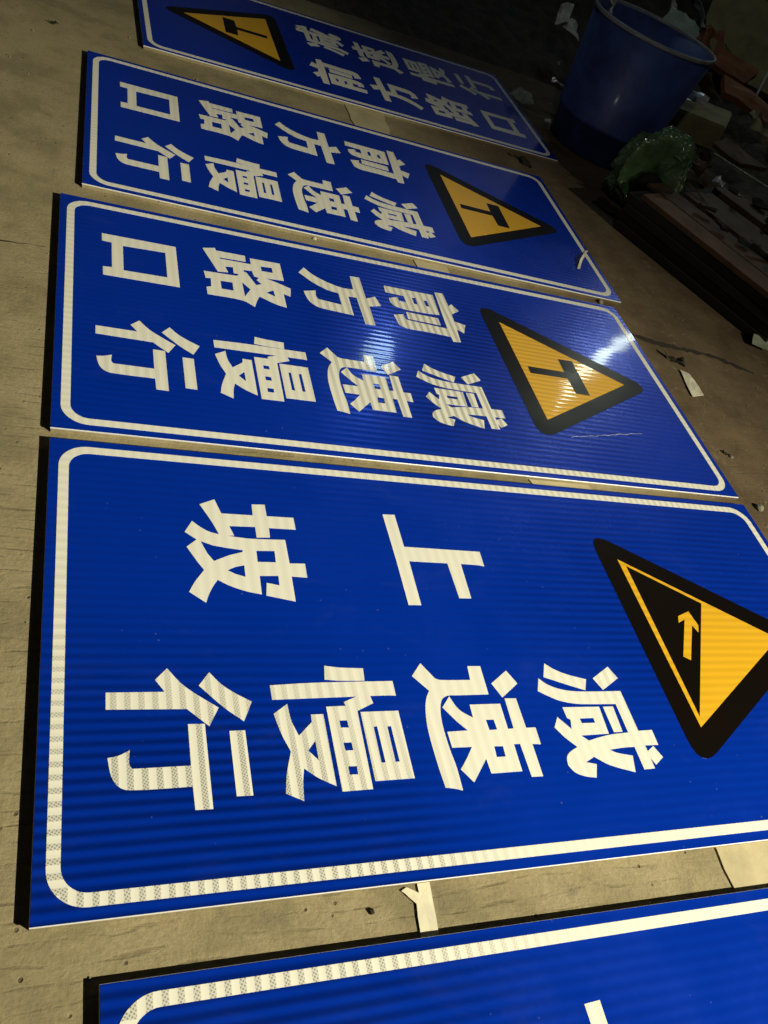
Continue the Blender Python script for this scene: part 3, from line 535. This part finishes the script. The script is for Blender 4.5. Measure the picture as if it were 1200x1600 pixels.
# scraps that fill the dark heap: individual offcuts
mats = ['darkwood', 'khaki', 'wood', 'grey', 'dark', 'darkwood', 'dark', 'greygreen', 'wood', 'dark']
looks = {'darkwood': ('dark wood', 'flat dark wood offcut'), 'khaki': ('khaki card', 'dull khaki card offcut'), 'wood': ('brown wood', 'flat brown wood offcut'), 'grey': ('grey sheet', 'flat grey sheet offcut'), 'dark': ('black sheet', 'flat black sheet offcut'), 'greygreen': ('green sheet', 'grey green sheet offcut')}
def heap_label(m, x, y):
    if x < 3.4 and y > 5.4: w = 'left of the blue bin'
    elif y > 6.6: w = 'behind the blue bin'
    elif y < 5.0: w = 'beyond the board stack'
    else: w = 'right of the blue bin'
    return looks[m][1]+' lying in the dark heap '+w
rnd = random.Random(5)
for i in range(90):
    for _ in range(50):
        x = rnd.uniform(2.9, 7.4); y = rnd.uniform(3.9, 8.6)
        if 0.83*x+0.56*y > 6.0 and (Vector((x, y))-Vector((3.27, 4.93))).length > 0.55 and not (x < 4.3 and y < 4.7): break
    m = rnd.choice(mats); z = bumpz(x, y)*1.1+rnd.uniform(0.0, 0.07)
    flake('scrap_offcut', (x, y, z), (rnd.uniform(.06, .34), rnd.uniform(.05, .22)), (R(rnd.uniform(-40, 55)), R(rnd.uniform(-35, 35)), R(rnd.uniform(0, 360))), m, 100+i,
          heap_label(m, x, y), 'scrap', 'offcuts of %s in the rubbish heap' % looks[m][0], bend=rnd.uniform(.02, .2), thick=rnd.choice((.003, .004, .02)))

# green bag: a collapsed plastic sack with its mouth open towards the signs
root = empty('plastic_bag', (3.22, 4.18, 0.0)); tag(root, 'crumpled green plastic bag gaping open at the foot of the blue bin', 'bag')
bm = bmesh.new(); bmesh.ops.create_icosphere(bm, subdivisions=6, radius=1.0)
mouth = Vector((-0.40, -0.80, 0.22)).normalized()
for v in bm.verts:
    d = v.co.normalized()
    ridge = abs(noise.noise(Vector((d.x*3.2, d.y*3.2, d.z*1.6+2))))
    az_ = math.atan2(d.y, d.x)
    fold = abs(noise.noise(Vector((math.cos(az_)*5, math.sin(az_)*5, d.z*1.2+8))))+0.5*abs(noise.noise(Vector((d.x*13, d.y*13, d.z*5+3))))
    r = 1.0+0.22*noise.noise(d*1.6)-0.26*ridge-0.26*fold
    c = d.dot(mouth); side = 1 if c > 0 else 0
    e = max(0.0, (c-0.70)/0.30)**0.6
    r *= 1-0.88*e
    lip = math.exp(-((c-0.66)/0.05)**2); r += 0.10*lip
    v.co = Vector((d.x*r*0.25, d.y*r*0.21, 0.17+d.z*r*0.21+0.10*max(0, d.z)))
    v.co.z = max(0.002, v.co.z)
bm_obj('bag_body', bm, M['bag'], root, True)
bm = bmesh.new(); bmesh.ops.create_icosphere(bm, subdivisions=4, radius=1.0)
for v in bm.verts:
    k = 1+0.25*noise.noise(v.co*2.2+Vector((4, 0, 0))); v.co = Vector((-0.055+v.co.x*0.105*k, -0.095+v.co.y*0.045*k, max(0.004, 0.135+v.co.z*0.105*k)))
bm_obj('bag_mouth_shade', bm, M['void'], root, True)  # added black blob, stands in for the shade inside the mouth
for k, (p, q, a) in enumerate((((0.03, -0.10, .36), (.16, .05), 40), ((0.09, -0.09, .31), (.13, .02), -10), ((0.12, -0.09, .25), (.10, .02), -55))):
    o = flake('torn_edge', p, q, (R(50), R(a), R(-20)), 'foil', 40+k, None, None, nv=4, bend=.3); o.parent = root

# stack of boards at the right, front shade put into the wood colour
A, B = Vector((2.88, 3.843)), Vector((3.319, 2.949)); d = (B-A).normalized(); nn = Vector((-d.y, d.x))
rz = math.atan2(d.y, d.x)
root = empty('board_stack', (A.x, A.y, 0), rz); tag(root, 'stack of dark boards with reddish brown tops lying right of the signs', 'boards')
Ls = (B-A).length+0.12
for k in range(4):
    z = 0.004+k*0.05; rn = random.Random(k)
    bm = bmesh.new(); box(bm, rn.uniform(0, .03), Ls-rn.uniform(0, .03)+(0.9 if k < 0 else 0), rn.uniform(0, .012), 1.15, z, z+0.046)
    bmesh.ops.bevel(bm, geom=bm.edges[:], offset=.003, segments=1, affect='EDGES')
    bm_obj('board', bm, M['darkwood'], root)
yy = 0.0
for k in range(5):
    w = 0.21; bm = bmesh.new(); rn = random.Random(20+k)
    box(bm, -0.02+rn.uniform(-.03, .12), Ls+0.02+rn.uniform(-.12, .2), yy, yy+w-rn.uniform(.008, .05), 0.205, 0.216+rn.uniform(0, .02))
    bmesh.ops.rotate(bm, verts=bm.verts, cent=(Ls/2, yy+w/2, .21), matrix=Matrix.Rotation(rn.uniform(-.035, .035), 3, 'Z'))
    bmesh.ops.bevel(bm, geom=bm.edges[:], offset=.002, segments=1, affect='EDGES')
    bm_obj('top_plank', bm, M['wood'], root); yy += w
flake('sheet_offcut', (3.34, 2.87, 0.03), (0.16, 0.13), (R(8), 0, R(-20)), 'greygreen', 41, 'grey green sheet corner at the near end of the board stack', 'sheet', bend=.05, nv=4)
flake('sheet_offcut', (3.0, 3.95, 0.03), (0.5, 0.16), (R(6), 0, R(-60)), 'dark', 42, 'dark rag lying off the far left end of the board stack', 'rag', bend=.15)

rnd = random.Random(33)
for i in range(26):
    u_, v_ = rnd.uniform(.1, Ls), rnd.uniform(.18, 1.05); q_ = A+d*u_+nn*v_; m = rnd.choice(['darkwood', 'dark', 'wood', 'dark', 'khaki', 'wood'])
    flake('scrap_offcut', (q_.x, q_.y, 0.245+rnd.uniform(0, .02)), (rnd.uniform(.05, .26), rnd.uniform(.03, .12)), (R(rnd.uniform(-9, 9)), R(rnd.uniform(-9, 9)), R(rnd.uniform(0, 360))), m, 300+i,
          looks[m][1]+' lying on the dark board stack', 'scrap', 'bits of %s on the board stack' % looks[m][0], bend=rnd.uniform(.03, .15), thick=rnd.choice((.003, .012)))

# small things on the concrete
flake('paper_scrap', (2.655, 2.455, 0.004), (0.2, 0.08), (0, 0, 0), 'paper', 43, 'white torn triangle of paper on the ground right of the reflection', 'paper', bend=.03,
      pts=[(-0.005, 0.078), (0.030, 0.015), (0.022, -0.070), (-0.045, -0.100), (-0.042, -0.107), (0.034, -0.086), (0.042, -0.03), (0.026, 0.05)])
flake('dead_leaf', (2.655, 2.60, 0.006), (0.14, 0.05), (R(10), R(5), R(-25)), 'dark', 44, 'black curled leaf lying above the white paper scrap', 'leaf', bend=.25, nv=6)
flake('dead_leaf', (2.585, 2.00, 0.004), (0.045, 0.02), (0, 0, R(-40)), 'dark', 45, 'tiny dark leaf bit on bare concrete near the right edge', 'leaf', nv=5)
flake('dead_leaf', (0.0, 4.455, 0.004), (0.05, 0.02), (0, 0, R(5)), 'dark', 46, 'small dark leaf bit on the concrete in the top left corner', 'leaf', nv=5)
flake('dead_leaf', (2.50, 4.38, 0.006), (0.20, 0.06), (R(5), 0, R(-50)), 'dark', 47, 'dark leaf between the two farthest signs', 'leaf', nv=6)
def pebble(loc, r, mat, seed, label):
    bm = bmesh.new(); bmesh.ops.create_icosphere(bm, subdivisions=3, radius=r)
    for v in bm.verts:
        v.co *= 1+0.35*noise.noise(v.co/r*1.3+Vector((seed, 0, 0))); v.co.z *= .65
    o = bm_obj('pebble', bm, M[mat], None, True); o.location = (loc[0], loc[1], r*.45); tag(o, label, 'pebble')
pebble((2.566, 1.70), .016, 'stone', 1, 'grey pebble beside the right corner of the slope sign')
pebble((2.605, 1.98), .008, 'stone', 2, 'tiny pale pebble next to the small dark leaf bit')
pebble((0.695, 0.457), .006, 'dark', 3, 'dark pebble left of the white tape in the nearest gap')
pebble((1.345, 1.748), .009, 'paper', 4, 'whitish pebble in the gap behind the slope sign')
pebble((1.02, 3.005), .008, 'paper', 5, 'whitish pebble in the gap behind the T junction sign with the bright reflection')
pebble((2.42, 2.975), .014, 'stone', 6, 'pale lump wedged at the right end of the third gap')
rnd = random.Random(9)
bm = bmesh.new()
for i in range(700):
    x, y = rnd.uniform(-1.6, 3.4), rnd.uniform(-0.3, 6.5); r = rnd.choice((.0018, .0025, .0025, .004))*rnd.uniform(.7, 1.4)
    mt = Matrix.Translation((x, y, r*.4)) @ Euler((rnd.random()*3, rnd.random()*3, rnd.random()*3)).to_matrix().to_4x4()
    inside = any(ax < x < ax+2.41 and ay < y < ay+1.2 for ax, ay in ((.06, .49), (.06, 1.72), (.13, 3.0), (.39, 4.45), (.17, -.8)))
    if not inside: bmesh.ops.create_icosphere(bm, subdivisions=1, radius=r, matrix=mt)
tag(bm_obj('grit', bm, M['stone']), 'scattered fine grit on the concrete', 'grit', kind='stuff')
# paper tape on the concrete between the two nearest signs
flake('paper_tape', (0.811, 0.46, 0.003), (0.03, 0.10), (0, 0, 0), 'tape', 48, 'torn white paper tape across the gap between the two nearest signs', 'tape', bend=.01, thick=.001,
      pts=[(0.000, 0.13), (0.026, 0.13), (0.022, 0.03), (0.012, -0.10), (-0.03, -0.10), (-0.018, 0.00), (-0.045, 0.028), (-0.030, 0.034), (-0.008, 0.020)])
# lifting film and scratches belong to their signs
def on_sign(root_o, name, pts, mat, z=ZF+0.0008):
    bm = bmesh.new(); w = 0.0011; L1 = []; L2 = []
    for i, p in enumerate(pts):
        a = Vector(pts[max(0, i-1)]); b = Vector(pts[min(len(pts)-1, i+1)]); t = (b-a).normalized(); nr = Vector((-t.y, t.x))*w*(0.3+random.random())
        L1.append(bm.verts.new((p[0]+nr.x, p[1]+nr.y, z))); L2.append(bm.verts.new((p[0]-nr.x, p[1]-nr.y, z)))
    for i in range(len(L1)-1): bm.faces.new([L1[i], L2[i], L2[i+1], L1[i+1]])
    return bm_obj(name, bm, M[mat], root_o)
s3 = [o for o in COL.objects if o.type == 'EMPTY' and o.get('category') == 'road sign' and abs(o.location.y-1.7265) < .01][0]
def trail(a, b, n, amp, seed):
    rn = random.Random(seed); a, b = Vector(a), Vector(b); return [tuple(a.lerp(b, i/n)+Vector((0, rn.uniform(-amp, amp)))) for i in range(n+1)]
on_sign(s3, 'scratch', trail((1.74, 0.225), (2.10, 0.30), 26, .003, 1), 'scratch')
bm = bmesh.new(); pts = [(2.385, 0.432, .001), (2.350, 0.385, .006), (2.325, 0.350, .014), (2.288, 0.300, .016), (2.262, 0.255, .010), (2.243, 0.218, .002)]
L1 = [bm.verts.new((x, y, ZF+0.001+z)) for x, y, z in pts]; L2 = [bm.verts.new((x+.020, y+.006, ZF+0.001+z*.4)) for x, y, z in pts]
for i in range(len(L1)-1): bm.faces.new([L1[i], L2[i], L2[i+1], L1[i+1]])
bm_obj('peeling_film', bm, M['paper'], s2)

# lit tube panel hung beyond the heap, the one mirrored in the signs
root = empty('strip_light', (7.05, 8.02, 3.57), math.atan2(1.52, 1.93)); tag(root, 'long white strip light fixed high beyond the heap, mirrored in the sign faces', 'strip light')
bm = bmesh.new(); box(bm, -1.2, 1.2, -.012, .0, -.17, .17); bm_obj('diffuser', bm, M['tube'], root)
bm = bmesh.new(); box(bm, -1.24, 1.24, .002, .07, -.20, .20); bm_obj('housing', bm, M['grey'], root)
